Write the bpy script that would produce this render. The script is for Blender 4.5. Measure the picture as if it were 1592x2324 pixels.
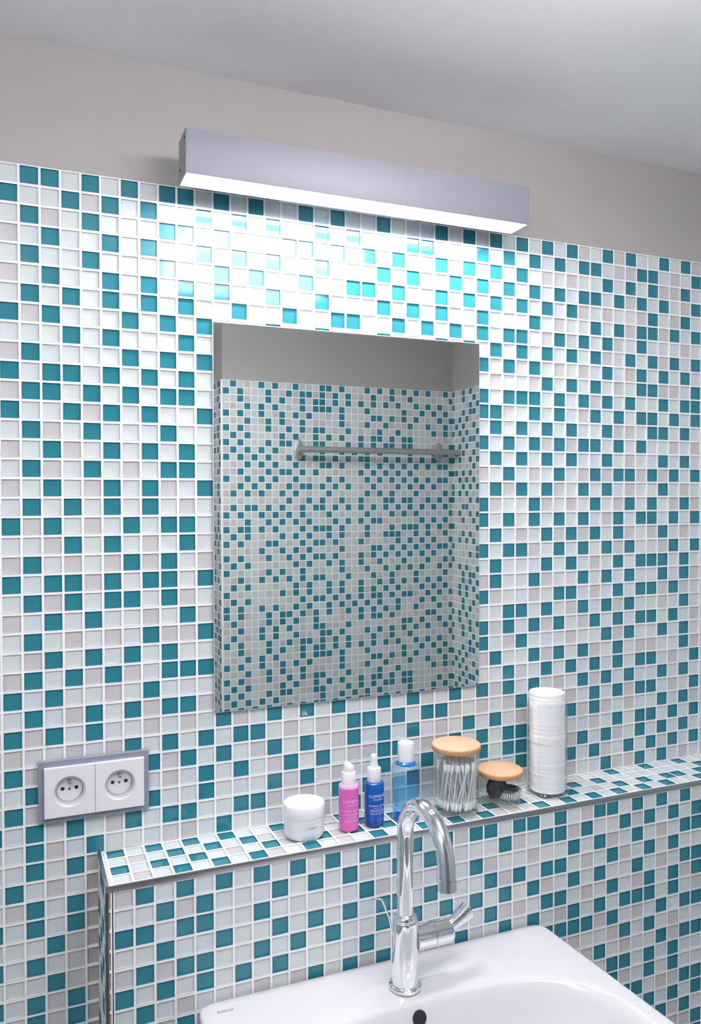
import bpy, bmesh, math, random
from mathutils import Vector, Matrix, Euler

for o in list(bpy.data.objects):
    bpy.data.objects.remove(o, do_unlink=True)
sc = bpy.context.scene
COL = sc.collection

# ------------------------------------------------------------------ camera, world, light, exposure
cam = bpy.data.cameras.new('camera')
cam_o = bpy.data.objects.new('camera', cam)
COL.objects.link(cam_o)
YAW, PIT, ROLL = -0.39307, -0.01876, 0.0015
_R = (Matrix.Rotation(YAW, 3, 'Z') @ Matrix.Rotation(PIT, 3, 'X') @ Matrix.Rotation(ROLL, 3, 'Y')
      @ Matrix.Rotation(math.pi / 2, 3, 'X'))
cam_o.matrix_world = Matrix.Translation((0.0072, -1.11605, -0.4124)) @ _R.to_4x4()
cam.sensor_fit = 'HORIZONTAL'
cam.sensor_width = 36.0
cam.lens = 1827.0 / 1592.0 * 36.0
cam.clip_start = 0.01
sc.camera = cam_o

w = bpy.data.worlds.new('world')
w.use_nodes = True
w.node_tree.nodes['Background'].inputs[0].default_value = (0.9, 0.93, 1.0, 1)
w.node_tree.nodes['Background'].inputs[1].default_value = 0.3
sc.world = w

CEILING_LAMP_STRENGTH = 10.5
CEILING_SIDE_FILL = 15.5
BAR_LAMP_STRENGTH = 44.0

vs = sc.view_settings
vs.view_transform = 'Standard'
vs.look = 'None'
vs.gamma = 1.0
vs.use_curve_mapping = False
vs.exposure = 0.24

# ------------------------------------------------------------------ materials
def lin(c):
    return c / 12.92 if c <= 0.04045 else ((c + 0.055) / 1.055) ** 2.4

def S(r, g, b):
    return (lin(r / 255), lin(g / 255), lin(b / 255), 1)

def mat(name, col, rough=0.5, metal=0.0, spec=0.5, noise=0.0, nscale=40.0, bump=0.0, bscale=200.0, coat=0.0, emit=0.0, emit_col=(1, 1, 1, 1)):
    m = bpy.data.materials.new(name)
    m.use_nodes = True
    nt = m.node_tree
    b = nt.nodes['Principled BSDF']
    b.inputs['Base Color'].default_value = col
    b.inputs['Roughness'].default_value = rough
    b.inputs['Metallic'].default_value = metal
    b.inputs['Specular IOR Level'].default_value = spec
    b.inputs['Coat Weight'].default_value = coat
    b.inputs['Coat Roughness'].default_value = 0.03
    if emit:
        b.inputs['Emission Color'].default_value = emit_col
        b.inputs['Emission Strength'].default_value = emit
    if noise or bump:
        tc = nt.nodes.new('ShaderNodeTexCoord')
        if noise:
            n = nt.nodes.new('ShaderNodeTexNoise')
            n.inputs['Scale'].default_value = nscale
            n.inputs['Detail'].default_value = 4
            nt.links.new(tc.outputs['Object'], n.inputs['Vector'])
            mx = nt.nodes.new('ShaderNodeMix')
            mx.data_type = 'RGBA'
            mx.inputs[6].default_value = tuple(c * (1 - noise) for c in col[:3]) + (1,)
            mx.inputs[7].default_value = tuple(min(1, c * (1 + noise)) for c in col[:3]) + (1,)
            nt.links.new(n.outputs['Fac'], mx.inputs[0])
            nt.links.new(mx.outputs[2], b.inputs['Base Color'])
        if bump:
            n2 = nt.nodes.new('ShaderNodeTexNoise')
            n2.inputs['Scale'].default_value = bscale
            nt.links.new(tc.outputs['Object'], n2.inputs['Vector'])
            bp = nt.nodes.new('ShaderNodeBump')
            bp.inputs['Strength'].default_value = bump
            bp.inputs['Distance'].default_value = 0.001
            nt.links.new(n2.outputs['Fac'], bp.inputs['Height'])
            nt.links.new(bp.outputs['Normal'], b.inputs['Normal'])
    return m

def thin_glass(name, tint, ior=1.45, rough=0.0):
    m = bpy.data.materials.new(name)
    m.use_nodes = True
    nt = m.node_tree
    nt.nodes.clear()
    out = nt.nodes.new('ShaderNodeOutputMaterial')
    tr = nt.nodes.new('ShaderNodeBsdfTransparent')
    tr.inputs[0].default_value = tint
    gl = nt.nodes.new('ShaderNodeBsdfGlossy')
    gl.inputs['Roughness'].default_value = rough
    fr = nt.nodes.new('ShaderNodeFresnel')
    ge = nt.nodes.new('ShaderNodeNewGeometry')      # same reflectance from either side of the thin wall
    mi = nt.nodes.new('ShaderNodeMix')
    mi.inputs[2].default_value = ior
    mi.inputs[3].default_value = 1.0 / ior
    nt.links.new(ge.outputs['Backfacing'], mi.inputs[0])
    nt.links.new(mi.outputs[0], fr.inputs[0])
    mx = nt.nodes.new('ShaderNodeMixShader')
    nt.links.new(fr.outputs[0], mx.inputs[0])
    nt.links.new(tr.outputs[0], mx.inputs[1])
    nt.links.new(gl.outputs[0], mx.inputs[2])
    nt.links.new(mx.outputs[0], out.inputs[0])
    return m

M = {}
M['teal'] = mat('teal_glass_tile', S(49, 131, 147), 0.06, spec=0.5, noise=0.06, nscale=90)
M['pale'] = mat('pale_glass_tile', S(212, 219, 218), 0.10, spec=0.4, noise=0.02, nscale=60)
M['ice'] = mat('ice_blue_glass_tile', S(210, 216, 221), 0.10, spec=0.4, noise=0.02, nscale=60)
M['grey'] = mat('warm_grey_tile', S(201, 201, 202), 0.12, spec=0.4, noise=0.03, nscale=80)
M['grout'] = mat('white_grout', S(250, 247, 248), 0.75, bump=0.15, bscale=600)
M['plaster'] = mat('white_wall_paint', S(178, 174, 173), 0.8, bump=0.08, bscale=150)
M['ceiling'] = mat('white_ceiling_paint', S(244, 242, 242), 0.85, bump=0.05, bscale=120)
M['floor'] = mat('pale_floor_tile', S(205, 204, 202), 0.4, noise=0.08, nscale=8)
M['chrome'] = mat('chrome', (0.86, 0.87, 0.9, 1), 0.04, 1.0)
M['alu'] = mat('brushed_aluminium_trim', (0.45, 0.45, 0.46, 1), 0.32, 1.0)
M['alu_dark'] = mat('dark_metal_trim', (0.24, 0.23, 0.23, 1), 0.3, 1.0)
M['lampalu'] = mat('anodised_aluminium_lamp', S(158, 158, 169), 0.55, 0.25, bump=0.05, bscale=900)
M['lampend'] = mat('grey_lamp_end_cap', S(150, 148, 152), 0.5, 0.3)
M['white_plastic'] = mat('white_plastic', S(236, 235, 238), 0.3)
M['socket_white'] = mat('socket_white_plastic', S(232, 230, 236), 0.25)
M['socket_frame'] = mat('socket_grey_frame', S(142, 146, 162), 0.3, coat=0.4)
M['socket_ring'] = mat('socket_recess_plastic', S(205, 207, 216), 0.3)
M['dark'] = mat('dark_hole', S(30, 30, 34), 0.6)
M['brass'] = mat('steel_pin', (0.55, 0.54, 0.52, 1), 0.25, 1.0)
M['ceramic'] = mat('white_sanitary_ceramic', S(220, 220, 224), 0.07, spec=0.5)
M['ink'] = mat('grey_print', S(120, 122, 130), 0.5)
M['white_ink'] = mat('white_print', S(240, 225, 240), 0.5)
M['cream_jar'] = mat('white_jar_plastic', S(238, 238, 242), 0.22)
M['cream_frost'] = mat('frosted_jar_glass', S(226, 229, 236), 0.15)
M['pink'] = mat('pink_bottle', S(222, 100, 190), 0.28, coat=0.3)
M['pink_clear'] = mat('pale_pink_shoulder', S(230, 170, 215), 0.2)
M['blue'] = mat('blue_bottle', S(4, 90, 176), 0.25, coat=0.3)
M['blue_base'] = mat('deep_blue_bottle_base', S(16, 62, 160), 0.2, coat=0.3)
M['cork'] = mat('bamboo_lid_wood', S(222, 180, 146), 0.55, noise=0.10, nscale=60)
M['cork_side'] = mat('bamboo_lid_edge', S(202, 150, 106), 0.55, noise=0.10, nscale=60)
M['cotton'] = mat('white_cotton', S(250, 250, 251), 0.9, bump=0.1, bscale=500)
M['stick'] = mat('white_swab_stick', S(226, 226, 230), 0.6)
M['black'] = mat('black_hair_elastic', S(32, 32, 44), 0.55, bump=0.5, bscale=400)
M['blackp'] = mat('black_hair_clip_plastic', S(26, 26, 34), 0.25)
M['white_coil'] = mat('white_coil_elastic', S(225, 226, 228), 0.25)
M['glass'] = thin_glass('clear_jar_glass', (0.965, 0.985, 0.98, 1))
M['acrylic'] = thin_glass('clear_acrylic', (0.98, 0.985, 0.99, 1))
M['tonic_plastic'] = thin_glass('pale_blue_clear_plastic', (0.82, 0.93, 0.99, 1))
M['tonic_liquid'] = thin_glass('blue_lotion', (0.60, 0.85, 0.98, 1), 1.33)
M['tonic_blue'] = mat('blue_bottle_neck', S(20, 120, 200), 0.12)
M['mirror'] = mat('mirror_silvering', (0.82, 0.85, 0.825, 1), 0.0, 1.0)
M['mirror_edge'] = mat('polished_mirror_edge', S(205, 212, 212), 0.1)
M['steel'] = mat('towel_bar_steel', (0.50, 0.50, 0.51, 1), 0.5, 0.8)
M['bar_emit'] = mat('bar_lamp_diffuser', (1, 1, 1, 1), 0.5, emit=BAR_LAMP_STRENGTH, emit_col=(1.0, 0.985, 0.98, 1))
M['bar_inner'] = mat('bar_lamp_white_reflector', (0.95, 0.95, 0.95, 1), 0.5)
M['ceil_ring'] = mat('ceiling_lamp_fill_sides', (1, 1, 1, 1), 0.5, emit=CEILING_SIDE_FILL, emit_col=(1.0, 0.955, 0.975, 1))
M['ceil_emit'] = mat('ceiling_lamp_diffuser', (1, 1, 1, 1), 0.5, emit=CEILING_LAMP_STRENGTH, emit_col=(1.0, 0.955, 0.975, 1))

# ------------------------------------------------------------------ mesh helpers
class MB:
    """collects quads and triangles, then links ONE mesh object"""
    def __init__(s):
        s.v = []; s.f = []; s.m = []; s.mats = []; s.cur = 0
    def mat(s, m):
        if m not in s.mats: s.mats.append(m)
        s.cur = s.mats.index(m); return s
    def add(s, verts, faces):
        o = len(s.v)
        s.v += [tuple(q) for q in verts]
        for f in faces:
            s.f.append(tuple(i + o for i in f)); s.m.append(s.cur)
    def box(s, x0, x1, y0, y1, z0, z1):
        v = [(x, y, z) for x in (x0, x1) for y in (y0, y1) for z in (z0, z1)]
        s.add(v, [(0, 1, 3, 2), (4, 6, 7, 5), (0, 4, 5, 1), (2, 3, 7, 6), (0, 2, 6, 4), (1, 5, 7, 3)])
    def rings(s, rings, cap0=True, cap1=True, close=True):
        n = len(rings[0]); o = len(s.v)
        for r in rings: s.v += [tuple(q) for q in r]
        for k in range(len(rings) - 1):
            for i in range(n if close else n - 1):
                j = (i + 1) % n
                s.f.append((o + k * n + i, o + k * n + j, o + (k + 1) * n + j, o + (k + 1) * n + i)); s.m.append(s.cur)
        if cap0: s.f.append(tuple(o + i for i in reversed(range(n)))); s.m.append(s.cur)
        if cap1: s.f.append(tuple(o + (len(rings) - 1) * n + i for i in range(n))); s.m.append(s.cur)
    def lathe(s, prof, n=40, cx=0, cy=0, cz=0, cap0=True, cap1=True):
        s.rings([[(cx + r * math.cos(2 * math.pi * i / n), cy + r * math.sin(2 * math.pi * i / n), cz + z) for i in range(n)] for r, z in prof], cap0, cap1)
    def tube(s, pts, rad, n=20, cap=True):
        pts = [Vector(p) for p in pts]
        if not hasattr(rad, '__len__'): rad = [rad] * len(pts)
        rs = []; prev = None
        for k, p in enumerate(pts):
            t = (pts[min(k + 1, len(pts) - 1)] - pts[max(k - 1, 0)]).normalized()
            if prev is None:
                a = Vector((0, 0, 1)) if abs(t.z) < 0.9 else Vector((1, 0, 0))
                u = t.cross(a).normalized()
            else:
                u = (prev - t * prev.dot(t)).normalized()
            prev = u; vv = t.cross(u)
            rs.append([p + (u * math.cos(2 * math.pi * i / n) + vv * math.sin(2 * math.pi * i / n)) * rad[k] for i in range(n)])
        s.rings(rs, cap, cap)
    def build(s, name, parent=None, mats=None, smooth=None, bevel=0.0, loc=None, kind=None):
        me = bpy.data.meshes.new(name)
        me.from_pydata(s.v, [], s.f)
        for m in (mats or s.mats): me.materials.append(m)
        me.polygons.foreach_set('material_index', s.m)
        if bevel or smooth is not None:
            bm = bmesh.new(); bm.from_mesh(me)
            bmesh.ops.recalc_face_normals(bm, faces=bm.faces)
            if bevel:
                bmesh.ops.remove_doubles(bm, verts=bm.verts, dist=1e-6)
                ed = [e for e in bm.edges if len(e.link_faces) == 2 and e.calc_face_angle(0) > 0.6]
                bmesh.ops.bevel(bm, geom=ed, offset=bevel, segments=2, affect='EDGES', profile=0.5)
            bm.to_mesh(me); bm.free()
        if smooth is not None:
            me.polygons.foreach_set('use_smooth', [True] * len(me.polygons))
            me.set_sharp_from_angle(angle=math.radians(smooth))
        me.update()
        o = bpy.data.objects.new(name, me)
        COL.objects.link(o)
        if parent is not None:
            o.parent = parent
            if loc is None:
                o.matrix_parent_inverse = parent.matrix_world.inverted() if not PLAIN_PARENT else Matrix()
        if loc is not None: o.location = loc
        if kind: o['kind'] = kind
        return o
PLAIN_PARENT = True   # parts are modelled in the local space of their thing

def tag(o, label, cat, group=None):
    o['label'] = label; o['category'] = cat
    if group: o['group'] = group
    return o

def thing(name, label, cat, loc=(0, 0, 0), rotz=0.0, group=None):
    o = bpy.data.objects.new(name, None)
    o.empty_display_size = 0.02
    COL.objects.link(o)
    o.location = loc; o.rotation_euler = (0, 0, rotz)
    return tag(o, label, cat, group)

def text_mesh(body, width, height):
    """flat text triangles centred on the origin, scaled to width x cap height"""
    cu = bpy.data.curves.new('text', 'FONT')
    cu.body = body; cu.align_x = 'CENTER'; cu.resolution_u = 3; cu.space_character = 1.15
    o = bpy.data.objects.new('text', cu); COL.objects.link(o)
    dg = bpy.context.evaluated_depsgraph_get()
    me = bpy.data.meshes.new_from_object(o.evaluated_get(dg))
    vs_ = [v.co.copy() for v in me.vertices]; fs = [tuple(p.vertices) for p in me.polygons]
    bpy.data.objects.remove(o); bpy.data.curves.remove(cu); bpy.data.meshes.remove(me)
    if not vs_: return [], []
    x0 = min(v.x for v in vs_); x1 = max(v.x for v in vs_); y0 = min(v.y for v in vs_); y1 = max(v.y for v in vs_)
    return [((v.x - (x0 + x1) / 2) / (x1 - x0) * width, (v.y - (y0 + y1) / 2) / (y1 - y0) * height) for v in vs_], fs

def wrapped_text(lines, radius, parent, name, material, ang=0.0):
    """lines of (text, width, height, z) printed round a cylinder, facing -y turned by ang"""
    b = MB().mat(material)
    for body, wd, ht, z in lines:
        vv, ff = text_mesh(body, wd, ht)
        r = radius + 0.00012
        b.add([(r * math.sin(u / r + ang), -r * math.cos(u / r + ang), z + v) for u, v in vv], ff)
    return b.build(name, parent)

# ------------------------------------------------------------------ tile patterns (T teal, g warm grey, . pale)
P = 0.025
TILE = 0.0220
LEFT = """.TT.T.T.TT. T..TgT.T..T .Tg.T...TT. g.T..T.T..T .T..T...T.. g.T..T.T.T. .T.T.T.T.T. TgT...T.T.T ...T.T...T. gT....T.T.T
T.TT.T.T.T. gTT.T.T.TT. T..TgT.T..T .Tg.T...T.. g.Tg.T.T.T. .Tg.T.g.TT. g.T.gT.Tg.T .T.T.T.T.g. TgT.g.T.TT. ..gT.T.g.T.
gT.g.gTgT.g T.TTgT.TT.T .TgT.TT.Tg. g.T.T..g.Tg .T.g.g.TggT .gT.T.T.T.. gT.TgTg.TTT T.T..g.T... .T.gT.TgTTg TgT.T..g.g.
g..g.gT.T.T TgT.g.TTgT. .T.g.T..g.T TgggTTgT..T .T.T.gT.TT. .Tg.T...gg. .T.T. T.g.T gT.Tg .T.Tg
..TgT .T.gg ..TgT .TgTg .TgTg .T.gT""".split()
MID = {0: "T.T..T.T..T...T.T", 1: ".T.T..T.T...TT...", 2: "T...TT.T.T.T..T.T", 3: ".T.T..T...T.T.gT.", 4: "T.T..T..TT.T.gT.T", 5: "T..T..T...TgT.Tg.",
       6: ".T..T..TT..T.T.T.", 7: "...T..T...T.g.TgT", 29: "Tg.T.T.T..T.Tg.T.", 30: ".TT.g.g.TT.T.TTg.", 31: "T.gT.T.gT.T.T.g.T", 32: ".T.gT.T.ggTT.ggT.",
       33: "...TgT.g..T..T...", 34: ".TTg.g.T.T..Tg...", 35: "T.....g.T........"}
RIGHT = """.T.T.T.Tg.TgT..T.TgT T.T.T.T.TT.ggTT.g.T. gT.T.g.g..T.T.TggT.g T.T.T.T.TT.TgT.T.gT. gT.TgT.Tg.g..gT.gT.T T.g.T.g..T.TgTTgT.Tg
T.TT.gTgT.Tg.T...g.. .T.T.T.T.Tg.T.TgT.TT TgTgT.g.g.T.gT.T.T.. .g..gT.T.T.g.TTgg.T. T.TTT.T.TgT.T..T.TT. TTg.T.T.gT.T.TT.T.T.
.T.T.T.T..Tgg.TT.T.. T.T.TgTgTT.T.T..g.g. .T.T.T.T..T.g..T.T.. g.T.g.T.gTgTTgTgT.T. .TgT.Tg.T.T.g..T.g.. Tg..Tg.g.T.gT.T.gTg.
T.T.T.T.T.gT.TT.T.T. .T.g.TgTgT.Tg.gT.g.. T.TTg.T.T.TgT..gT.T. .T...T.T.g.T.TTT.T.. gT..Tg..T.T.T..T.Tg. Tg..g.TT.g.T.TTgTg..
..TT.T.gT.TgT..g.T.. TgT.TgT.gT.T.TT.T.g. T.gT...g..TgT..T.T.. gT..TgT.Tg.T.gg..Tg. ..Tg.T.T.T.T.TT.g.T. TgT.T.g.TgT.T..T.T..
g.gT..Tg.T.TgTT.g.T. .T.g...TgTg.g..T.Tg. T.TT.....g.T.TT.T.T. T.TT...gT.Tg.T.T.T.. ...T...T.Tg.T.TgT.T. .......g..TggT.T.g..""".split()
FRONT = ["gT.T.T.T.T.T.TT.T.TgTT.TT.T.gTT.T.T.T.", "..TgT...T.T.Tg.T.T....Tg.TTgT..TgT.T.T", "TT.TT..T.....Tg.....Tg..g..T.Tg.T.g.TT",
         "..T..T..T.T.T.TT.T...TgT.TT.g.Tg.T.T..", "gTgTT..T.T.T..T.T.T.T.T.Tg.T.T..T.g.TT", "T.T.T.T.T....T.......Tgg.TT.g.T.gT.TgT",
         ".T.g...g.gT.TgT....T..T.T.gT.T.TTT.T.g", "..gT" + "?" * 21 + "TTTTgT.g.T.TT", "?" * 27 + "g..gT.T.g..", "?" * 28 + "gT.g..TgTT",
         "?" * 29 + ".TT.T.T..", "?" * 30 + "Tg.T.T..", "?" * 31 + "TT.ggTT", "?" * 33 + "T.T.T", "?" * 33 + ".TgT.", "?" * 35 + "ggT", "?" * 36 + "TT"]
TOP = {'A': {0, 2, 4, 6, 9, 13, 18, 21, 25, 33, 36, 39, 42}, 'B': {3, 5, 7, 14, 16, 19, 23, 29, 31, 40, 43}, 'C': {0, 2, 4, 8, 11, 13, 15, 18, 22, 24, 28, 32, 34, 36, 37, 39, 42},
       'D': {3, 5, 7, 10, 14, 17, 19, 21, 25, 27, 29, 31, 33, 35, 38, 41}, 'E': {0, 2, 5, 7, 12, 14, 16, 20, 27, 30, 34}}
TOPG = {'B': {1, 8, 27}, 'C': {6, 9, 12, 30}, 'D': {1, 8, 12, 22, 23}, 'A': {13, 30}}
for r_ in RIGHT: assert len(r_) == 20, r_
for r_ in FRONT: assert len(r_) in (37, 38), (len(r_), r_)
for k_, r_ in MID.items(): assert len(r_) == 17, (k_, r_)

_rc = {}
def rnd_class(c, r, seed):
    """irregular mosaic for cells the photograph does not show"""
    key = (c, r, seed)
    if key in _rc: return _rc[key]
    rg = random.Random(c * 7919 + r * 104729 + seed * 1299709)
    a = rg.random(); b = rg.random()
    near = sum(1 for q in ((c - 1, r, seed), (c, r - 1, seed)) if _rc.get(q) == 'T')
    t = a < (0.62, 0.22, 0.05)[near]
    _rc[key] = 'T' if t else ('g' if b < 0.22 else '.')
    return _rc[key]

def wall_class(c, r):
    ch = '?'
    if r < len(LEFT) and 0 <= c < len(LEFT[r]): ch = LEFT[r][c]
    elif c == -1: ch = 'T' if r in (34, 39, 41, 43, 3, 8, 12, 19) else '.'
    elif 11 <= c <= 27 and r in MID: ch = MID[r][c - 11]
    elif 28 <= c <= 47 and r < len(RIGHT): ch = RIGHT[r][c - 28]
    return rnd_class(c, r, 1) if ch == '?' else ch
def front_class(c, r):
    ch = FRONT[r][c] if r < len(FRONT) and c < len(FRONT[r]) else '?'
    return rnd_class(c, r, 2) if ch == '?' else ch

def sheet_class(c, r):
    """the same mosaic sheets laid on the other walls"""
    return RIGHT[r % 35][c % 20] if (c // 20) % 2 == 0 else RIGHT[(r * 3 + 7) % 35][(c * 1 + 5) % 20] if r % 35 > 17 else RIGHT[(r + 11) % 35][(c + 5) % 20]
CM = {'T': 'teal', 'g': 'grey', '.': 'pale', 'i': 'ice'}
TM = [M['teal'], M['grey'], M['pale'], M['ice']]
TI = {'T': 0, 'g': 1, '.': 2, 'i': 3}
def shade(ch, c, r):
    if ch == '.' and random.Random(c * 31 + r * 977).random() < 0.45: return 'i'
    return ch

RIM, REC = 0.0003, 0.0015
def tile_geo(w_, h_):
    """glass tile: outer rim flush with the grout, colour layer set back"""
    rs = []
    for ins, n in ((0, -0.002), (0, RIM), (0.0005, RIM), (0.0006, -REC)):
        a = w_ / 2 - ins; b = h_ / 2 - ins
        rs.append([(-a, -n, -b), (a, -n, -b), (a, -n, b), (-a, -n, b)])
    v = [q for r in rs for q in r]; f = []
    for k in range(3):
        for i in range(4):
            j = (i + 1) % 4
            f.append((k * 4 + i, k * 4 + j, (k + 1) * 4 + j, (k + 1) * 4 + i))
    f.append((12, 13, 14, 15))
    return v, f
_tv, _tf = tile_geo(TILE, TILE)
TILE_ME = {}
for ch in 'Tg.i':
    me = bpy.data.meshes.new('tile'); me.from_pydata(_tv, [], _tf); me.materials.append(M[CM[ch]]); TILE_ME[ch] = me

def tile_object(ch, mtx, parent, rg):
    o = bpy.data.objects.new('tile', TILE_ME[ch])
    COL.objects.link(o)
    o.parent = parent
    tilt = Euler((rg.gauss(0, 0.0035), rg.gauss(0, 0.004), rg.gauss(0, 0.0035))).to_matrix().to_4x4()
    o.matrix_local = mtx @ tilt
    return o

def cam_px(p):
    q = cam_o.matrix_world.inverted() @ Vector(p)
    if q.z > -0.01: return None
    return (796 + 1827 * q.x / -q.z, 1162 - 1827 * q.y / -q.z, -q.z)

def tiles(cells, parent, limit=300):
    """cells: list of (matrix, class, w, h, may_be_own_object). The nearest visible full tiles become parts, the rest one joined part"""
    rg = random.Random(5)
    own = []
    for i, (mx, ch, w_, h_, ok) in enumerate(cells):
        if not ok: continue
        q = cam_px(mx.translation)
        if q and -15 < q[0] < 1607 and -15 < q[1] < 2339: own.append((q[2], i))
    own = set(i for _, i in sorted(own)[:limit])
    b = MB(); b.mats = TM
    for i, (mx, ch, w_, h_, ok) in enumerate(cells):
        if i in own: tile_object(ch, mx, parent, rg)
        else:
            b.cur = TI[ch]
            v, f = tile_geo(w_, h_)
            tilt = Euler((rg.gauss(0, 0.0035), 0, rg.gauss(0, 0.0035))).to_matrix().to_4x4()
            m2 = mx @ tilt
            b.add([m2 @ Vector(q) for q in v], f)
    if b.v: b.build('tile_field', parent, mats=TM, kind='stuff')

def grout_bars(b, us, vs_, u0, u1, v0, v1, fn, gap=P - TILE, back=0.003):
    """bars in a (u,v) plane, fn(u,v,n) -> point; n=0 is the finished surface"""
    for u in us:
        a, c = max(u - gap / 2, u0), min(u + gap / 2, u1)
        if c - a < 1e-5: continue
        b.add([fn(a, v0, -back), fn(a, v0, 0), fn(c, v0, 0), fn(c, v0, -back), fn(a, v1, -back), fn(a, v1, 0), fn(c, v1, 0), fn(c, v1, -back)],
              [(0, 1, 5, 4), (1, 2, 6, 5), (2, 3, 7, 6)])
    for v in vs_:
        a, c = max(v - gap / 2, v0), min(v + gap / 2, v1)
        if c - a < 1e-5: continue
        b.add([fn(u0, a, -back), fn(u0, a, -.00004), fn(u0, c, -.00004), fn(u0, c, -back), fn(u1, a, -back), fn(u1, a, -.00004), fn(u1, c, -.00004), fn(u1, c, -back)],
              [(0, 4, 5, 1), (1, 5, 6, 2), (2, 6, 7, 3)])

# ------------------------------------------------------------------ room shell
XL, XR = -0.5625, 1.551
YOPP, YREAR = -1.596, -3.0
XRET = 0.6545
ZC, ZF = 0.1735, -1.95
ZT = 0.0125            # upper edge of the mosaic on the basin wall
LX, LD, LZ = 0.1035, 0.1066, -0.8865   # ledge: left end, depth, top
def structure(b, name, **k):
    o = b.build(name, **k); o['kind'] = 'structure'; return o

b = MB().mat(M['ceiling']); b.box(XL - .1, XR + .1, YREAR - .1, 0.1, ZC, ZC + 0.1)
structure(b, 'ceiling')
b = MB().mat(M['floor']); b.box(XL - .1, XR + .1, YREAR - .1, 0.1, ZF - 0.1, ZF)
structure(b, 'floor')

# back wall: plaster above, mosaic below
b = MB().mat(M['plaster']); b.box(XL, XR, 0.003, 0.10, ZF, ZC); b.box(XL, XR, 0.0, 0.003, ZT, ZC)
wall_back = structure(b, 'wall_back')
c0, c1 = -22, 61
b = MB().mat(M['grout'])
fnw = lambda u, v, n: (u, -n, v)
us = [(c - 0.5) * P for c in range(c0, c1 + 2)]
rows_top = 36
grout_bars(b, us, [-(r - 0.5) * P for r in range(0, 37)], XL, XR, LZ, ZT, fnw)
grout_bars(b, [u for u in us if u < LX], [-(r - 0.5) * P for r in range(36, 79)], XL, LX, ZF, LZ, fnw)
b.build('grout', wall_back)
cells = []
for c in range(c0, c1 + 1):
    for r in range(0, 78):
        x, z = c * P, -r * P
        if r >= 36 and x > LX - 0.004: continue
        ch = shade(wall_class(c, r), c, r)
        zb, zt, xr = z - TILE / 2, z + TILE / 2, x + TILE / 2
        if x > LX and zb < LZ: zb = LZ
        if r >= 36 and xr > LX: xr = LX
        if zt - zb < 0.002: continue
        full = (zt - zb > TILE - 1e-4) and (xr - x > TILE / 2 - 1e-4)
        hid = (0.262 < x < 0.69 and -0.714 < z < -0.17) or x < -0.04
        cells.append((Matrix.Translation(((x - TILE / 2 + xr) / 2, 0, (zb + zt) / 2)), ch, xr - x + TILE / 2, zt - zb, full and not hid))
tiles(cells, wall_back)

# low boxed-out wall with the shelf
LE = 0.0075   # width of the metal trims
b = MB().mat(M['grout']); b.box(LX + .0035, XR, -LD + .0035, 0.003, ZF, LZ - .0035)
ledge = structure(b, 'wall_ledge')
b = MB().mat(M['grout'])
FX, FZ = 0.1242, -0.9044
fnf = lambda u, v, n: (u, -LD - n, v)
grout_bars(b, [LX + LE - .001] + [FX + (c - .5) * P for c in range(0, 58)], [LZ - LE] + [FZ - (r - .5) * P for r in range(0, 43)], LX + .002, XR, ZF, LZ - .002, fnf, back=.0036)
fnt = lambda u, v, n: (u, v, LZ + n)
TB = [-LD + 0.0030 + k * P for k in range(0, 5)]   # joints along the depth
grout_bars(b, [LX + .003] + [FX + (c - .5) * P for c in range(0, 58)], TB + [-0.0012, -LD + .0005], LX + .001, XR, -LD + .001, -0.0005, fnt, back=.0036)
fns = lambda u, v, n: (LX - n, -u, v)
grout_bars(b, [0.004 + k * P for k in range(0, 5)] + [LD - LE + .001], [LZ - .004 - k * P for k in range(0, 43)], 0.0005, LD - .002, ZF, LZ - .002, fns, back=.0036)
b.build('grout', ledge)
cells = []
for c in range(0, 58):
    for r in range(0, 42):
        x, z = FX + c * P, FZ - r * P
        if x + TILE / 2 > XR: continue
        hid = 0.22 < x < 0.73 and z < -1.075
        cells.append((Matrix.Translation((x, -LD, z)), shade(front_class(c, r), c + 100, r), TILE, TILE, not hid))
    # shelf surface, rows A (at the wall) to E (sliver at the front edge)
    x = FX + c * P
    if x + TILE / 2 > XR: continue
    for k, row in enumerate('EDCBA'):
        ya = (-LD + .0006) if k == 0 else TB[k - 1] + .0015
        yb = min(TB[k] - .0015, -.0015)
        if yb - ya < 0.0009: continue
        ch = 'T' if c in TOP[row] else ('g' if c in TOPG.get(row, ()) else '.')
        if c > 41: ch = rnd_class(c, k, 3)
        mx = Matrix.Translation((x, (ya + yb) / 2, LZ)) @ Matrix.Rotation(-math.pi / 2, 4, 'X')
        cells.append((mx, shade(ch, c + 50, k), TILE, yb - ya, yb - ya > TILE - 1e-4))
for k in range(4):
    for r in range(42):
        y = -(0.004 + (k + .5) * P); z = LZ - .004 - (r + .5) * P
        wd = TILE
        if -y + TILE / 2 > LD - LE: wd = 2 * (LD - LE + y)
        if wd < .004: continue
        mx = Matrix.Translation((LX, y, z)) @ Matrix.Rotation(-math.pi / 2, 4, 'Z')
        cells.append((mx, shade(rnd_class(k, r, 4), k + 70, r), wd, TILE, wd > TILE - 1e-4))
tiles(cells, ledge)
# metal edge trims
def bar(name, parent, m, x0, x1, y0, y1, z0, z1, bev=0.0008):
    q = MB().mat(m); q.box(x0, x1, y0, y1, z0, z1)
    return q.build(name, parent, bevel=bev, smooth=40)
t = bar('edge_trim', ledge, M['alu'], LX - .001, XR, -LD - .0012, -LD + .0012, LZ - LE, LZ + .0008); t['label'] = 'brushed metal strip along the front edge of the shelf'
bar('edge_trim', ledge, M['alu'], LX - .001, LX + .0035, -LD - .001, -0.0008, LZ - .0045, LZ + .0008)
bar('edge_trim', ledge, M['alu_dark'], LX - .0012, LX + .0030, -LD - .0012, -LD + .0045, ZF, LZ - LE)

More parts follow.
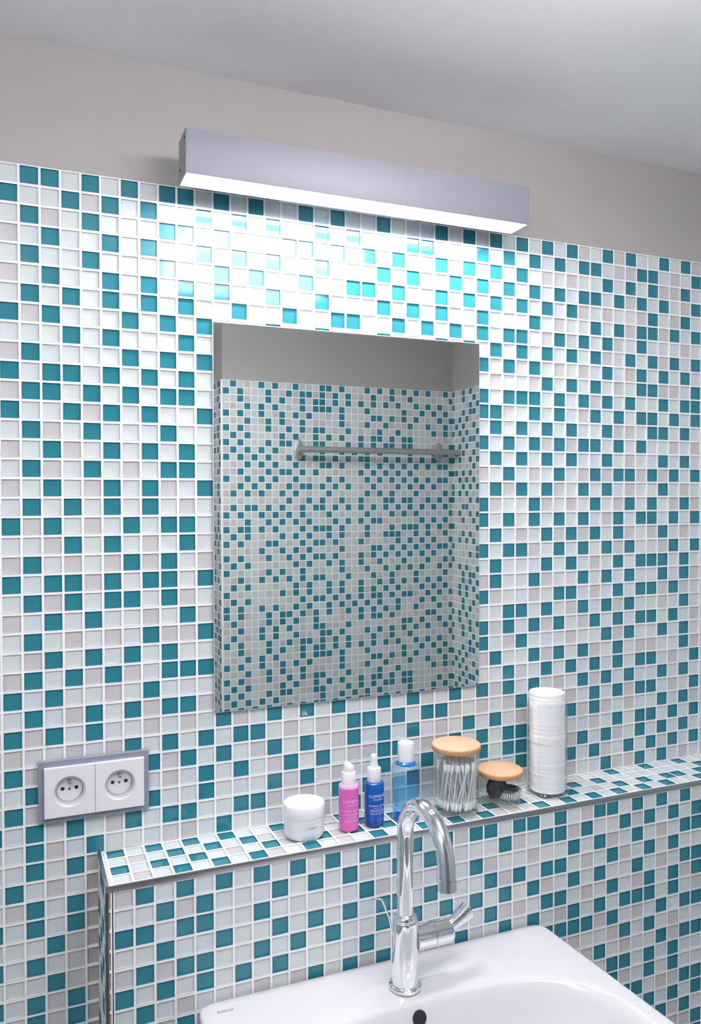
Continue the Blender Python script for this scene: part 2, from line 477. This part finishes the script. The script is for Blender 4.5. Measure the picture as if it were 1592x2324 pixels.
# plainer mosaic on the walls that only the mirror shows
def mosaic_wall(name, u0, u1, ztop, fn, seed, box):
    b = MB().mat(M['plaster']); b.box(*box)
    # painted part above
    wallo = structure(b, name)
    g = MB().mat(M['grout'])
    g.add([fn(u0, ZF, .004), fn(u1, ZF, .004), fn(u1, ztop, .004), fn(u0, ztop, .004), fn(u0, ZF, 0), fn(u1, ZF, 0), fn(u1, ztop, 0), fn(u0, ztop, 0)], [(0, 1, 2, 3), (3, 2, 6, 7), (0, 3, 7, 4), (1, 5, 6, 2)])
    g.build('grout', wallo)
    tb = MB(); tb.mats = TM
    n = int((u1 - u0) / P)
    for c in range(n + 1):
        for r in range(int((ztop - ZF) / P)):
            a = u0 + .0015 + c * P; d = min(a + TILE, u1 - .001)
            if d - a < .004: continue
            zt = ztop - .0015 - r * P; zb = zt - TILE
            tb.cur = TI[shade(sheet_class(c + seed * 3, r + seed * 5), c + seed * 10, r)]
            e = .0006
            tb.add([fn(a, zb, .003), fn(d, zb, .003), fn(d, zt, .003), fn(a, zt, .003), fn(a + e, zb + e, .0048), fn(d - e, zb + e, .0048), fn(d - e, zt - e, .0048), fn(a + e, zt - e, .0048)],
                   [(4, 5, 6, 7), (0, 1, 5, 4), (1, 2, 6, 5), (2, 3, 7, 6), (3, 0, 4, 7)])
    tb.build('tile_field', wallo, mats=TM, kind='stuff')
    return wallo
ZT2 = -0.0125
wall_opp = mosaic_wall('wall_front', XRET, XR, ZT2, lambda u, v, n: (u, YOPP + n, v), 5, (XRET, XR, YOPP - .12, YOPP, ZF, ZC))
mosaic_wall('wall_right', YOPP, 0.0, ZT2 if False else ZT2, lambda u, v, n: (XR - n, u, v), 6, (XR, XR + .1, YREAR, 0.1, ZF, ZC))
mosaic_wall('wall_corridor', YREAR, YOPP - .001, ZT2, lambda u, v, n: (XRET - n, u, v), 7, (XRET, XRET + .1, YREAR, YOPP - .1205, ZF, ZC))
mosaic_wall('wall_left', YREAR, 0.0, ZT2, lambda u, v, n: (XL + n, u, v), 8, (XL - .1, XL, YREAR, 0.1, ZF, ZC))
b = MB().mat(M['plaster']); b.box(XL, XRET, YREAR - .1, YREAR, ZF, ZC)
structure(b, 'wall_rear')

# ------------------------------------------------------------------ ceiling lamps (out of view): one mirrored in the tiles, one added as fill
def ceiling_lamp(label, loc, h):
    t = thing('ceiling_lamp', label, 'lamp', loc)
    b = MB().mat(M['white_plastic']); b.box(-h + .01, h - .01, -h + .01, h - .01, -.008, -.0002); b.build('mounting_plate', t)
    b = MB().mat(M['ceil_ring'])  # glowing sides added to brighten the ceiling
    for x0, x1, y0, y1 in ((-h, h, -h, -h + .006), (-h, h, h - .006, h), (-h, -h + .006, -h + .006, h - .006), (h - .006, h, -h + .006, h - .006)):
        b.box(x0, x1, y0, y1, -.070, -.008)
    b.build('side_diffuser', t)
    b = MB().mat(M['ceil_emit']); b.box(-h + .0062, h - .0062, -h + .0062, h - .0062, -.072, -.066)
    b.build('diffuser', t)
ceiling_lamp('square opal ceiling lamp in front of the mirror', (0.545, -0.75, ZC), 0.19)
ceiling_lamp('square opal ceiling lamp at the left by the room entrance', (-0.33, -1.10, ZC), 0.19)  # unseen lamp added to brighten the left of the tiled wall

# ------------------------------------------------------------------ bar lamp over the mirror
LX0, LX1, LY0, LY1, LZ0, LZ1 = 0.2105, 0.7265, -0.086, -0.039, -0.0006, 0.0565
t = thing('wall_lamp', 'long brushed aluminium bar lamp glowing above the mirror', 'lamp', ((LX0 + LX1) / 2, 0, LZ1))
ox, oz = (LX0 + LX1) / 2, LZ1
tk = 0.0016
b = MB().mat(M['lampalu'])
hx = (LX1 - LX0) / 2; dz = LZ0 - LZ1
b.box(-hx, hx, LY0, LY0 + tk, dz, 0); b.build('housing', t, bevel=.0004, smooth=30)
b = MB().mat(M['lampalu']); b.box(-hx, hx, LY0 + tk, LY1 - tk, -tk, 0); b.build('housing', t)
b = MB().mat(M['lampalu']); b.box(-hx, hx, LY1 - tk, LY1, dz, 0); b.build('housing', t)
for s in (-1, 1):
    b = MB().mat(M['lampend']); b.box(s * hx - (0 if s > 0 else .0016), s * hx + (0.0016 if s > 0 else 0), LY0 + .0003, LY1 - .0003, dz + .0003, -.0003)
    e = b.build('end_cap', t, bevel=.0004, smooth=30)
    for zz in (-0.010, -0.040):
        q = MB().mat(M['dark']); q.tube([(s * (hx + .0014), LY0 + (.006 if zz > -.02 else .040), zz), (s * (hx + .0022), LY0 + (.006 if zz > -.02 else .040), zz)], .0018, 12)
        q.build('screw', e, smooth=30)
b = MB().mat(M['bar_emit']); b.box(-hx + .001, hx - .001, LY0 + tk + .0002, LY1 - tk - .0002, dz + .009, dz + .012)
b.build('diffuser', t)
b = MB().mat(M['white_plastic']); b.box(-.11, .11, LY1, -.0002, -.045, -.004); b.build('wall_bracket', t, bevel=.001, smooth=30)

# ------------------------------------------------------------------ mirror
t = thing('mirror', 'frameless rectangular wall mirror above the shelf', 'mirror', (0.476, 0, -0.7155))
b = MB().mat(M['mirror_edge']); b.box(-.2155, .2155, -.0052, -.0004, 0, .5475); b.build('glass_body', t, bevel=.0006, smooth=30)
b = MB().mat(M['mirror']); b.box(-.2145, .2145, -.0056, -.0053, .001, .5465); b.build('reflective_face', t)

# ------------------------------------------------------------------ double power socket
t = thing('power_socket', 'white double power socket in a grey frame on the tiled wall', 'socket', (0.0995, 0, -0.7955))
def ring4(hx, hz, y, cx=0): return [(cx - hx, y, -hz), (cx + hx, y, -hz), (cx + hx, y, hz), (cx - hx, y, hz)]
b = MB().mat(M['socket_frame']); b.rings([ring4(.0702, .0405, -.0004), ring4(.0702, .0405, -.0070), ring4(.0696, .0399, -.0076), ring4(.0600, .0315, -.0076), ring4(.0600, .0315, -.0004)], False, False); b.build('frame', t, smooth=30)
def outlet(cx):
    """white square plate with a round recess"""
    n = 48; hw, hh, r, yf = .03145, .0325, .0203, -.0135
    def sq(a, k=1.0):
        c_, s_ = math.cos(a), math.sin(a); q = min(hw * k / max(abs(c_), 1e-9), hh * k / max(abs(s_), 1e-9)); return c_ * q, s_ * q
    # angles that include the corners
    angs = sorted([2 * math.pi * i / n for i in range(n)] + [math.atan2(sy * hh, sx * hw) % (2 * math.pi) for sx in (1, -1) for sy in (1, -1)])
    b = MB().mat(M['socket_white'])
    b.rings([[(cx + sq(a)[0], -.0075, sq(a)[1]) for a in angs], [(cx + sq(a)[0], yf + .0006, sq(a)[1]) for a in angs], [(cx + sq(a, .985)[0], yf, sq(a, .985)[1]) for a in angs],
             [(cx + r * math.cos(a), yf, r * math.sin(a)) for a in angs], [(cx + (r - .0006) * math.cos(a), yf + .0006, (r - .0006) * math.sin(a)) for a in angs]], False, False)
    pl = b.build('outlet_plate', t, smooth=25)
    b = MB().mat(M['socket_ring'])
    ri = r - .0006
    b.rings([[(cx + rr * math.cos(a), yy, rr * math.sin(a)) for a in angs] for rr, yy in ((ri, yf + .0006), (ri - .0022, yf + .0030), (ri - .0030, -.0006))], False, True)
    b.build('recess', pl, smooth=25)
    b = MB().mat(M['socket_white']); 
    b.rings([[(cx + rr * math.cos(a), yy, rr * math.sin(a)) for a in angs] for rr, yy in ((ri - .0032, -.0008), (ri - .0032, -.0028), (ri - .0042, -.0034))], False, True)
    b.build('insert', pl, smooth=25)
    for sx in (-1, 1):
        b = MB().mat(M['dark']); b.tube([(cx + sx * .0086, -.0030, .0012), (cx + sx * .0086, -.0036, .0012)], .0025, 16); b.build('contact_hole', pl)
    b = MB().mat(M['brass']); b.tube([(cx, -.0030, .0002), (cx, -.0038, .0002)], .0017, 14); b.build('screw', pl)
    b = MB().mat(M['brass']); b.tube([(cx, -.0030, .0108), (cx, -.0115, .0108), (cx, -.0128, .0108)], [.0023, .0023, .0010], 14); b.build('earth_pin', pl, smooth=40)
outlet(-.03165); outlet(.03165)

# ------------------------------------------------------------------ basin
BZ = -1.057
BX0, BX1, BY0, BY1 = 0.2125, 0.737, -LD - .0006, -0.545
t = thing('basin', 'white ceramic wash basin below the tiled shelf', 'basin', ((BX0 + BX1) / 2, BY0, BZ - .16))
ox, oy, oz = (BX0 + BX1) / 2, BY0, BZ - .16
N = 192
def rrect(hx, hy, rad, cy, z, cxo=0.0):
    """rounded rectangle sampled by angle"""
    pts = []
    for i in range(N):
        a = 2 * math.pi * (i + .5) / N
        c_, s_ = math.cos(a), math.sin(a)
        # superellipse blend
        lo, hi = 0, 2 * (hx + hy)
        for _ in range(40):
            m_ = (lo + hi) / 2
            x, y = abs(c_ * m_), abs(s_ * m_)
            dx, dy = max(x - (hx - rad), 0), max(y - (hy - rad), 0)
            ins = x <= hx and y <= hy and (dx * dx + dy * dy <= rad * rad)
            if ins: lo = m_
            else: hi = m_
        pts.append((cxo + c_ * lo, cy + s_ * lo, z))
    return pts
def sup(hx, hy, e, cy, z):
    pts = []
    for i in range(N):
        a = 2 * math.pi * (i + .5) / N
        c_, s_ = math.cos(a), math.sin(a)
        k = (abs(c_ / hx) ** e + abs(s_ / hy) ** e) ** (-1 / e)
        pts.append((c_ * k, cy + s_ * k, z))
    return pts
BHX, BHY = (BX1 - BX0) / 2, (BY0 - BY1) / 2
ccy = -BHY
H = .16
bowl_cy = -.2515
b = MB().mat(M['ceramic'])
R_ = [rrect(BHX * .80, BHY * .80, .06, ccy, 0.0), rrect(BHX - .012, BHY - .006, .04, ccy, H - .075), rrect(BHX - .001, BHY - .0005, .016, ccy, H - .02),
      rrect(BHX, BHY, .014, ccy, H - .008), rrect(BHX - .0012, BHY - .0010, .013, ccy, H - .0025), rrect(BHX - .0040, BHY - .0036, .012, ccy, H - .0004), rrect(BHX - .008, BHY - .007, .011, ccy, H)]
def blend(A, B_, k, z):
    return [(p[0] * (1 - k) + q[0] * k, p[1] * (1 - k) + q[1] * k, z) for p, q in zip(A, B_)]
rim_in = sup(.238, .152, 3.2, bowl_cy, H)
R_ += [blend(R_[-1], rim_in, .5, H), blend(R_[-1], rim_in, .85, H - .0003), blend(R_[-1], rim_in, 1.0, H - .0016)]
for k, dz_ in ((.985, .005), (.965, .012), (.945, .025), (.92, .045), (.88, .070), (.80, .095), (.66, .112), (.45, .122), (.2, .127), (.09, .128)):
    R_.append([(p[0] * k, bowl_cy + (p[1] - bowl_cy) * k, H - dz_) for p in rim_in])
R_ = [[(x + x / BHX * .05 * -y, y, z) for x, y, z in ring] for ring in R_]   # sides flare towards the front
b.rings(R_, True, True)
body = b.build('basin_body', t, smooth=50)
sb = body.modifiers.new('s', 'SUBSURF'); sb.levels = 1; sb.render_levels = 1
# overflow opening on the rear wall of the bowl
kk = .955
py = bowl_cy + .152 * kk
b = MB().mat(M['dark'])
nrm = Vector((0, -0.95, 0.31)).normalized()
pc = Vector((.0005, py - .0002, H - .019))
b.tube([pc - nrm * .004, pc + nrm * .0016], .0095, 28); b.build('overflow_hole', t, smooth=40)
q = MB().mat(M['chrome'])
pd = Vector((0, bowl_cy, H - .1275)); q.lathe([(.022, 0), (.024, .001), (.022, .004), (.008, .005)], 32, pd.x, pd.y, pd.z); q.build('drain', t, smooth=40)
vv, ff = text_mesh('KOLO', .020, .0048)
b = MB().mat(M['ink']); b.add([(u - .2310, v - .0262, H + .00035) for u, v in vv], ff); b.build('maker_lettering', t)

# ------------------------------------------------------------------ faucet
fx, fy = 0.4737, -0.1762
t = thing('faucet', 'chrome gooseneck mixer tap on the basin', 'faucet', (fx, fy, BZ + .0004))
b = MB().mat(M['chrome']); b.lathe([(.0205, 0), (.0215, .0015), (.0213, .004), (.0190, .0062), (.0176, .0068)], 48); b.build('base_ring', t, smooth=35)
b = MB().mat(M['chrome']); b.lathe([(.0172, .0055), (.0172, .0885), (.0168, .0900), (.0150, .0906)], 48); b.build('body', t, smooth=35)
b = MB().mat(M['chrome']); b.lathe([(.0150, .0900), (.0155, .0915), (.0150, .0945), (.0125, .0975), (.0108, .0985)], 48); b.build('collar', t, smooth=35)
SR = .0108
pts = [(0, 0, .095), (0, 0, .13), (0, 0, .17)]
ac_y, ac_z, ar = -.0550, .2005, .0550
pts.append((0, 0, ac_z - .012))
for i in range(0, 33):
    a = math.pi * (i / 32) * 0.975
    pts.append((0, ac_y + ar * math.cos(a), ac_z + ar * math.sin(a)))
ex, ey, ez = pts[-1]
dv = Vector((0, -math.sin(math.pi * .975), math.cos(math.pi * .975))).normalized()
for d in (.004, .008, .0115): pts.append((ex, ey + dv.y * d, ez + dv.z * d))
b = MB().mat(M['chrome']); b.tube(pts, SR, 36); sp = b.build('spout', t, smooth=35)
e0 = Vector(pts[-1])
b = MB().mat(M['chrome']); b.tube([e0 - dv * .0 , e0 + dv * .0006, e0 + dv * .0010, e0 + dv * .0145, e0 + dv * .0155], [SR - .0006, SR - .0006, SR + .0004, SR + .0004, SR - .0008], 36); ae = b.build('aerator', sp, smooth=35)
b = MB().mat(M['dark']); b.tube([e0 + dv * .0154, e0 + dv * .0158], SR - .0022, 24); b.build('outlet', ae)
# side cartridge with lever
hz = .0620
b = MB().mat(M['chrome']); b.tube([(.0140, 0, hz), (.0400, 0, hz)], .0160, 40); b.build('handle_base', t, smooth=35)
b = MB().mat(M['dark']); b.tube([(.0399, 0, hz), (.0409, 0, hz)], .0155, 40); b.build('handle_gap', t)
b = MB().mat(M['chrome']); b.tube([(.0408, 0, hz), (.0412, 0, hz), (.0640, 0, hz), (.0680, 0, hz + .0004), (.0690, 0, hz + .0006)], [.0155, .0160, .0160, .0125, .006], 40); hd = b.build('handle', t, smooth=35)
b = MB().mat(M['chrome']); b.tube([(.0640, .001, hz + .003), (.0730, .0015, hz + .0065), (.0850, .003, hz + .0130), (.0970, .0045, hz + .0195), (.0982, .0047, hz + .0202)], [.0085, .0082, .0108, .0122, .0100], 28); b.build('lever', hd, smooth=35)
b = MB().mat(M['chrome']); b.tube([(.0975, .0045, hz + .020), (.0995, .004, hz + .014), (.1000, .0035, hz + .009)], [.0045, .0040, .0012], 16); b.build('lever_tip', hd, smooth=35)
b = MB().mat(M['chrome']); b.tube([(-.0050, .030, .012), (-.0050, .030, .060), (-.0085, .030, .078), (-.0180, .030, .102), (-.0205, .030, .1060), (-.0245, .030, .1080), (-.0315, .030, .1080)], .0014, 14); b.build('drain_lever', t, smooth=35)

# ------------------------------------------------------------------ toiletries on the shelf
SZ = LZ + RIM + 0.0003
def lathe_part(name, parent, m, prof, n=48, **k):
    q = MB().mat(m); q.lathe(prof, n, **k); return q.build(name, parent, smooth=35)

t = thing('cream_jar', 'squat white cream jar with flat screw lid on the shelf', 'jar', (0.3760, -0.0545, SZ))
lathe_part('jar_body', t, M['cream_frost'], [(.0235, 0), (.0260, .0008), (.0280, .0040), (.0285, .0080), (.0285, .0300), (.0265, .0304)])
lathe_part('lid', t, M['cream_jar'], [(.0270, .0302), (.0287, .0304), (.0290, .0310), (.0290, .0452), (.0284, .0462), (.0268, .0464)])
wrapped_text([('LUMENE', .0165, .0027, .0185)], .0285, t, 'brand_lettering', M['ink'], 0.03)
wrapped_text([('HYDRATING CREAM', .030, .0014, .0075)], .0283, t, 'fine_print', M['ink'], -0.05)

t = thing('serum_bottle', 'pink serum bottle with white pump cap beside the cream jar', 'bottle', (0.4415, -0.0605, SZ))
bd = lathe_part('bottle_body', t, M['pink'], [(.0120, 0), (.0136, .0006), (.0143, .0024), (.0145, .0040), (.0145, .0605)], cap1=False)
lathe_part('shoulder', t, M['pink_clear'], [(.0145, .0605), (.0143, .0630), (.0132, .0645), (.0098, .0650)], cap0=False)
lathe_part('collar', t, M['white_plastic'], [(.0098, .0640), (.0100, .0650), (.0100, .0812), (.0095, .0820), (.0080, .0822)])
q = MB().mat(M['white_plastic'])
q.rings([[(r * math.cos(2 * math.pi * i / 32) + xo, r * math.sin(2 * math.pi * i / 32), z + sl * math.cos(2 * math.pi * i / 32) * r) for i in range(32)]
         for r, z, xo, sl in ((.0078, .0818, 0, 0), (.0078, .0880, 0, 0), (.0072, .0915, -.0003, -.15), (.0056, .0942, -.0008, -.35), (.0036, .0960, -.0013, -.45), (.0015, .0968, -.0016, -.4))])
q.build('pump_cap', t, smooth=50)
wrapped_text([('LUMENE', .0265, .0040, .0435), ('FINLAND', .0145, .0017, .0385), ('NORDIC BLOOM', .0275, .0024, .0300), ('ANTI-WRINKLE', .0225, .0022, .0250), ('& FIRM', .0125, .0022, .0215), ('MOISTURIZING', .0190, .0010, .0182), ('DROPS SERUM', .0235, .0022, .0152)], .0145, t, 'lettering', M['white_ink'])

t = thing('dropper_bottle', 'small cobalt blue bottle with white rubber dropper', 'bottle', (0.4815, -0.0600, SZ))
lathe_part('bottle_body', t, M['blue'], [(.0142, .0085), (.0142, .0590), (.0138, .0615), (.0122, .0628), (.0098, .0632)], cap0=False)
lathe_part('bottle_base', t, M['blue_base'], [(.0118, 0), (.0132, .0008), (.0140, .0030), (.0142, .0085)], cap1=False)
lathe_part('collar', t, M['white_plastic'], [(.0096, .0620), (.0101, .0630), (.0101, .0800), (.0096, .0822), (.0070, .0826)])
lathe_part('dropper_bulb', t, M['white_plastic'], [(.0068, .0820), (.0060, .0850), (.0054, .0885), (.0050, .0925), (.0052, .0960), (.0051, .0985), (.0042, .1010), (.0022, .1024), (.0006, .1027)])
wrapped_text([('LUMENE', .0265, .0042, .0450), ('FINLAND', .0145, .0022, .0402), ('NORDIC HYDRA', .0275, .0022, .0310), ('HEALTHY', .0135, .0014, .0276), ('MOISTURE', .0225, .0026, .0240), ('AQUA SERUM', .0235, .0028, .0198)], .0142, t, 'lettering', M['white_ink'])

t = thing('lotion_bottle', 'clear blue lotion bottle with white cap, half behind the tap', 'bottle', (0.5330, -0.0590, SZ))
lathe_part('bottle_wall', t, M['tonic_plastic'], [(.0175, 0), (.0198, .0010), (.0208, .0040), (.0208, .0760), (.0200, .0792), (.0175, .0815), (.0145, .0825)], cap1=False)
lathe_part('liquid', t, M['tonic_liquid'], [(.0150, .0042), (.0185, .0055), (.0196, .0090), (.0196, .0570), (.0194, .0574)])
lathe_part('base_disc', t, M['tonic_blue'], [(.0165, .0010), (.0185, .0016), (.0190, .0034), (.0150, .0040)])
lathe_part('neck', t, M['tonic_blue'], [(.0148, .0805), (.0146, .0830), (.0122, .0852), (.0105, .0860)])
lathe_part('cap', t, M['white_plastic'], [(.0108, .0856), (.0119, .0858), (.0121, .0870), (.0120, .1115), (.0116, .1128), (.0098, .1132)])

def glass_jar(name, label, loc, R, H_, lidr, lidh):
    t = thing(name, label, 'jar', loc)
    wl = .0022
    lathe_part('glass', t, M['glass'], [(R - .006, 0), (R - .002, .0008), (R, .0040), (R, H_), (R - wl, H_), (R - wl, .0075), (R - .006, .0050), (.002, .0046)], n=56)
    b = MB().mat(M['cork'])
    b.lathe([(lidr - .0002, H_ + lidh - .0026), (lidr - .0009, H_ + lidh - .0010), (lidr - .0028, H_ + lidh)], 56, cap0=False)
    ld = b.build('lid', t, smooth=35)
    lathe_part('lid_edge', ld, M['cork_side'], [(lidr - .0030, H_ + .0002), (lidr - .0010, H_ + .0010), (lidr, H_ + .0030), (lidr, H_ + lidh - .0045), (lidr - .0002, H_ + lidh - .0026)], n=56, cap1=False)
    return t
TJ = (0.6160, -0.0625); SJ = (0.6980, -0.0560)
glass_jar('glass_jar', 'tall glass jar of cotton swabs with round wooden lid', (TJ[0], TJ[1], SZ), .0345, .0925, .0370, .0105)
glass_jar('glass_jar', 'short glass jar of black hair ties with round wooden lid', (SJ[0], SJ[1], SZ), .0330, .0425, .0352, .0098)

# cotton swabs
q = MB().mat(M['stick']); SL = .070
q.tube([(0, 0, .006), (0, 0, SL - .006)], .0011, 8)
q.mat(M['cotton'])
for z0, sg in ((0, 1), (SL, -1)):
    q.tube([(0, 0, z0), (0, 0, z0 + sg * .0010), (0, 0, z0 + sg * .0035), (0, 0, z0 + sg * .0085), (0, 0, z0 + sg * .0115), (0, 0, z0 + sg * .0125)], [.0006, .0019, .0025, .0023, .0015, .0010], 10)
swab0 = q.build('cotton_swab', smooth=50)
tag(swab0, 'thin white cotton swab standing in the tall glass jar', 'cotton swab', 'cotton swabs in the tall jar')
rg = random.Random(11)
first = True
for rb, rt, n, tw, ph in ((.0268, .0292, 27, .50, 0), (.0205, .0255, 20, -.70, .1), (.0135, .0190, 14, .8, .3), (.0060, .0110, 7, -.5, .5)):
    for i in range(n):
        a = 2 * math.pi * (i + rg.uniform(-.25, .25)) / n + ph
        a2 = a + tw + rg.uniform(-.35, .35)
        p0 = Vector((rb * math.cos(a), rb * math.sin(a), .0080 + rg.uniform(0, .001)))
        rr = rt + rg.uniform(-.002, .0008)
        p1 = Vector((rr * math.cos(a2), rr * math.sin(a2), 0))
        hh = math.sqrt(max(SL ** 2 - (p1.xy - p0.xy).length_squared, 1e-6))
        p1.z = p0.z + hh
        s_ = swab0 if first else swab0.copy()
        if not first: COL.objects.link(s_)
        first = False
        d_ = (p1 - p0).normalized()
        s_.matrix_world = Matrix.Translation(Vector((TJ[0], TJ[1], SZ)) + p0) @ d_.to_track_quat('Z', 'Y').to_matrix().to_4x4()

# contents of the short jar
def torus(b, R1, r1, n=48, m=14, sx=1.0, ripple=0.0, rk=12):
    rs = []
    for i in range(n):
        a = 2 * math.pi * i / n
        rr = r1 * (1 + ripple * math.cos(rk * a))
        c_ = Vector((math.cos(a) * R1 * sx, math.sin(a) * R1, 0)); o_ = Vector((math.cos(a), math.sin(a), 0))
        rs.append([c_ + o_ * rr * math.cos(2 * math.pi * j / m) + Vector((0, 0, rr * math.sin(2 * math.pi * j / m))) for j in range(m)])
    rs.append(rs[0])
    b.rings(rs, False, False)
def free(name, b, label, cat, loc, rot=(0, 0, 0), group=None, smooth=60):
    o = b.build(name, smooth=smooth); o.location = loc; o.rotation_euler = rot
    return tag(o, label, cat, group)
jb = Vector((SJ[0], SJ[1], SZ + .0078))
b = MB().mat(M['black']); torus(b, .0098, .0066, 48, 14, 1.0, .05, 9)
free('hair_scrunchie', b, 'thick black gathered scrunchie at the left of the short jar', 'hair tie', jb + Vector((-.0130, -.006, .0168)), (1.35, .1, .25))
b = MB().mat(M['black']); torus(b, .0100, .0026, 48, 12, 1.25, .1, 20)
free('hair_tie', b, 'thin black oval hair tie lying on the coil tie in the jar', 'hair tie', jb + Vector((.0135, -.008, .0142)), (-.08, .10, -.35))
# claw clip: two curved jaws and a hinge
t = thing('hair_clip', 'small black claw clip in the middle of the short jar', 'hair clip', jb + Vector((.0060, .008, .0012)), .5)
for s in (-1, 1):
    b = MB().mat(M['blackp'])
    pts2 = [(0, s * .0015, .0215), (0, s * .0045, .0180), (0, s * .0062, .0110), (0, s * .0040, .0035)]
    for dx in (-.0080, -.0045, -.001, .0025, .006):
        b.tube([(dx + x, y, z) for x, y, z in pts2], [.0016, .0018, .0014, .0007], 8)
    b.box(-.0095, .0075, s * .0045 - .0009, s * .0045 + .0009, .0165, .0200)
    b.build('jaw', t, smooth=50)
b = MB().mat(M['blackp']); b.tube([(-.008, 0, .0205), (.006, 0, .0205)], .0017, 12); b.build('hinge', t, smooth=50)
# white coil hair tie lying flat
b = MB().mat(M['white_coil'])
pts3 = []
nt_ = 30
for i in range(nt_ * 10 + 1):
    a = 2 * math.pi * i / (nt_ * 10); ph = nt_ * a
    rr = .0130 + .0042 * math.cos(ph)
    pts3.append((rr * math.cos(a), rr * math.sin(a), .0052 + .0042 * math.sin(ph)))
b.tube(pts3, .0010, 6)
free('coil_hair_tie', b, 'white spiral coil hair tie lying at the bottom of the short jar', 'hair tie', jb + Vector((.0105, -.0080, -.0009)), (0, 0, 0))

# ------------------------------------------------------------------ cotton pads in a clear holder
PX, PY = 0.7885, -0.0530
t = thing('pad_dispenser', 'clear acrylic tube holding a tall stack of cotton pads', 'dispenser', (PX, PY, SZ))
lathe_part('base', t, M['acrylic'], [(.0310, 0), (.0335, .0006), (.0340, .0020), (.0335, .0045), (.0315, .0060)], n=56)
def arc_wall(a0, a1, r, z0, z1, thick=.0018, n=28, roundtop=0.0):
    q = MB().mat(M['acrylic']); rs = []
    for i in range(n + 1):
        k = i / n; a = a0 + (a1 - a0) * k
        top = z1 - roundtop * (abs(2 * k - 1) ** 4)
        c_, s_ = math.cos(a), math.sin(a)
        rs.append([(r * c_, r * s_, z0), ((r - thick) * c_, (r - thick) * s_, z0), ((r - thick) * c_, (r - thick) * s_, top), (r * c_, r * s_, top)])
    q.rings(rs, True, True); return q
D = math.radians
arc_wall(D(-66), D(-66 + 250), .0315, .0058, .150, roundtop=.012).build('tube_wall', t, smooth=40)
arc_wall(D(205), D(283), .0315, .0058, .150, roundtop=.004).build('tube_wall', t, smooth=40)
q = MB().mat(M['cotton'])
q.lathe([(.0271, 0), (.0274, .00015), (.02745, .0006), (.02745, .0031), (.0274, .00355), (.0271, .0037)], 40)
pad0 = q.build('cotton_pad', smooth=50)
tag(pad0, 'round white cotton pad stacked in the clear tube', 'cotton pad', 'cotton pads stacked in the clear tube')
z = SZ + .0066; i = 0
while z < SZ + .160:
    s_ = pad0 if i == 0 else pad0.copy()
    if i: COL.objects.link(s_)
    off = Vector((rg.uniform(-.0003, .0003), rg.uniform(-.0003, .0003), 0))
    k = (z - SZ) / .16
    off += Vector((-.0028 * max(0, k - .45), -.0012, 0))
    if 21 <= i <= 23: sc_ = 1.04
    elif i > 23: sc_ = 1.01 
    else: sc_ = rg.uniform(.985, 1.0)
    s_.location = (PX + off.x, PY + off.y, z); s_.rotation_euler = (0, 0, rg.uniform(0, 6))
    s_.scale = (sc_, sc_, 1)
    z += .00372; i += 1

# ------------------------------------------------------------------ towel bar on the opposite wall (seen in the mirror)
t = thing('towel_bar', 'grey metal towel bar on the opposite wall, reflected in the mirror', 'towel bar', (1.20, YOPP + .0048, -.247))
for xm in (.925, 1.485):
    b = MB().mat(M['steel']); b.rings([[(xm - 1.20 + rx * math.cos(2 * math.pi * i / 32), yy, rz * math.sin(2 * math.pi * i / 32)) for i in range(32)] for rx, rz, yy in ((.018, .037, .0002), (.018, .037, .006), (.015, .034, .008))]); rs_ = b.build('wall_rosette', t, smooth=40)
    b = MB().mat(M['steel']); b.tube([(xm - 1.20, .006, 0), (xm - 1.20, .060, 0)], .011, 24); b.build('post', rs_, smooth=40)
b = MB().mat(M['steel']); b.tube([(.905 - 1.20, .060, 0), (1.540 - 1.20, .060, 0)], .0105, 24); b.build('rail', t, smooth=40)
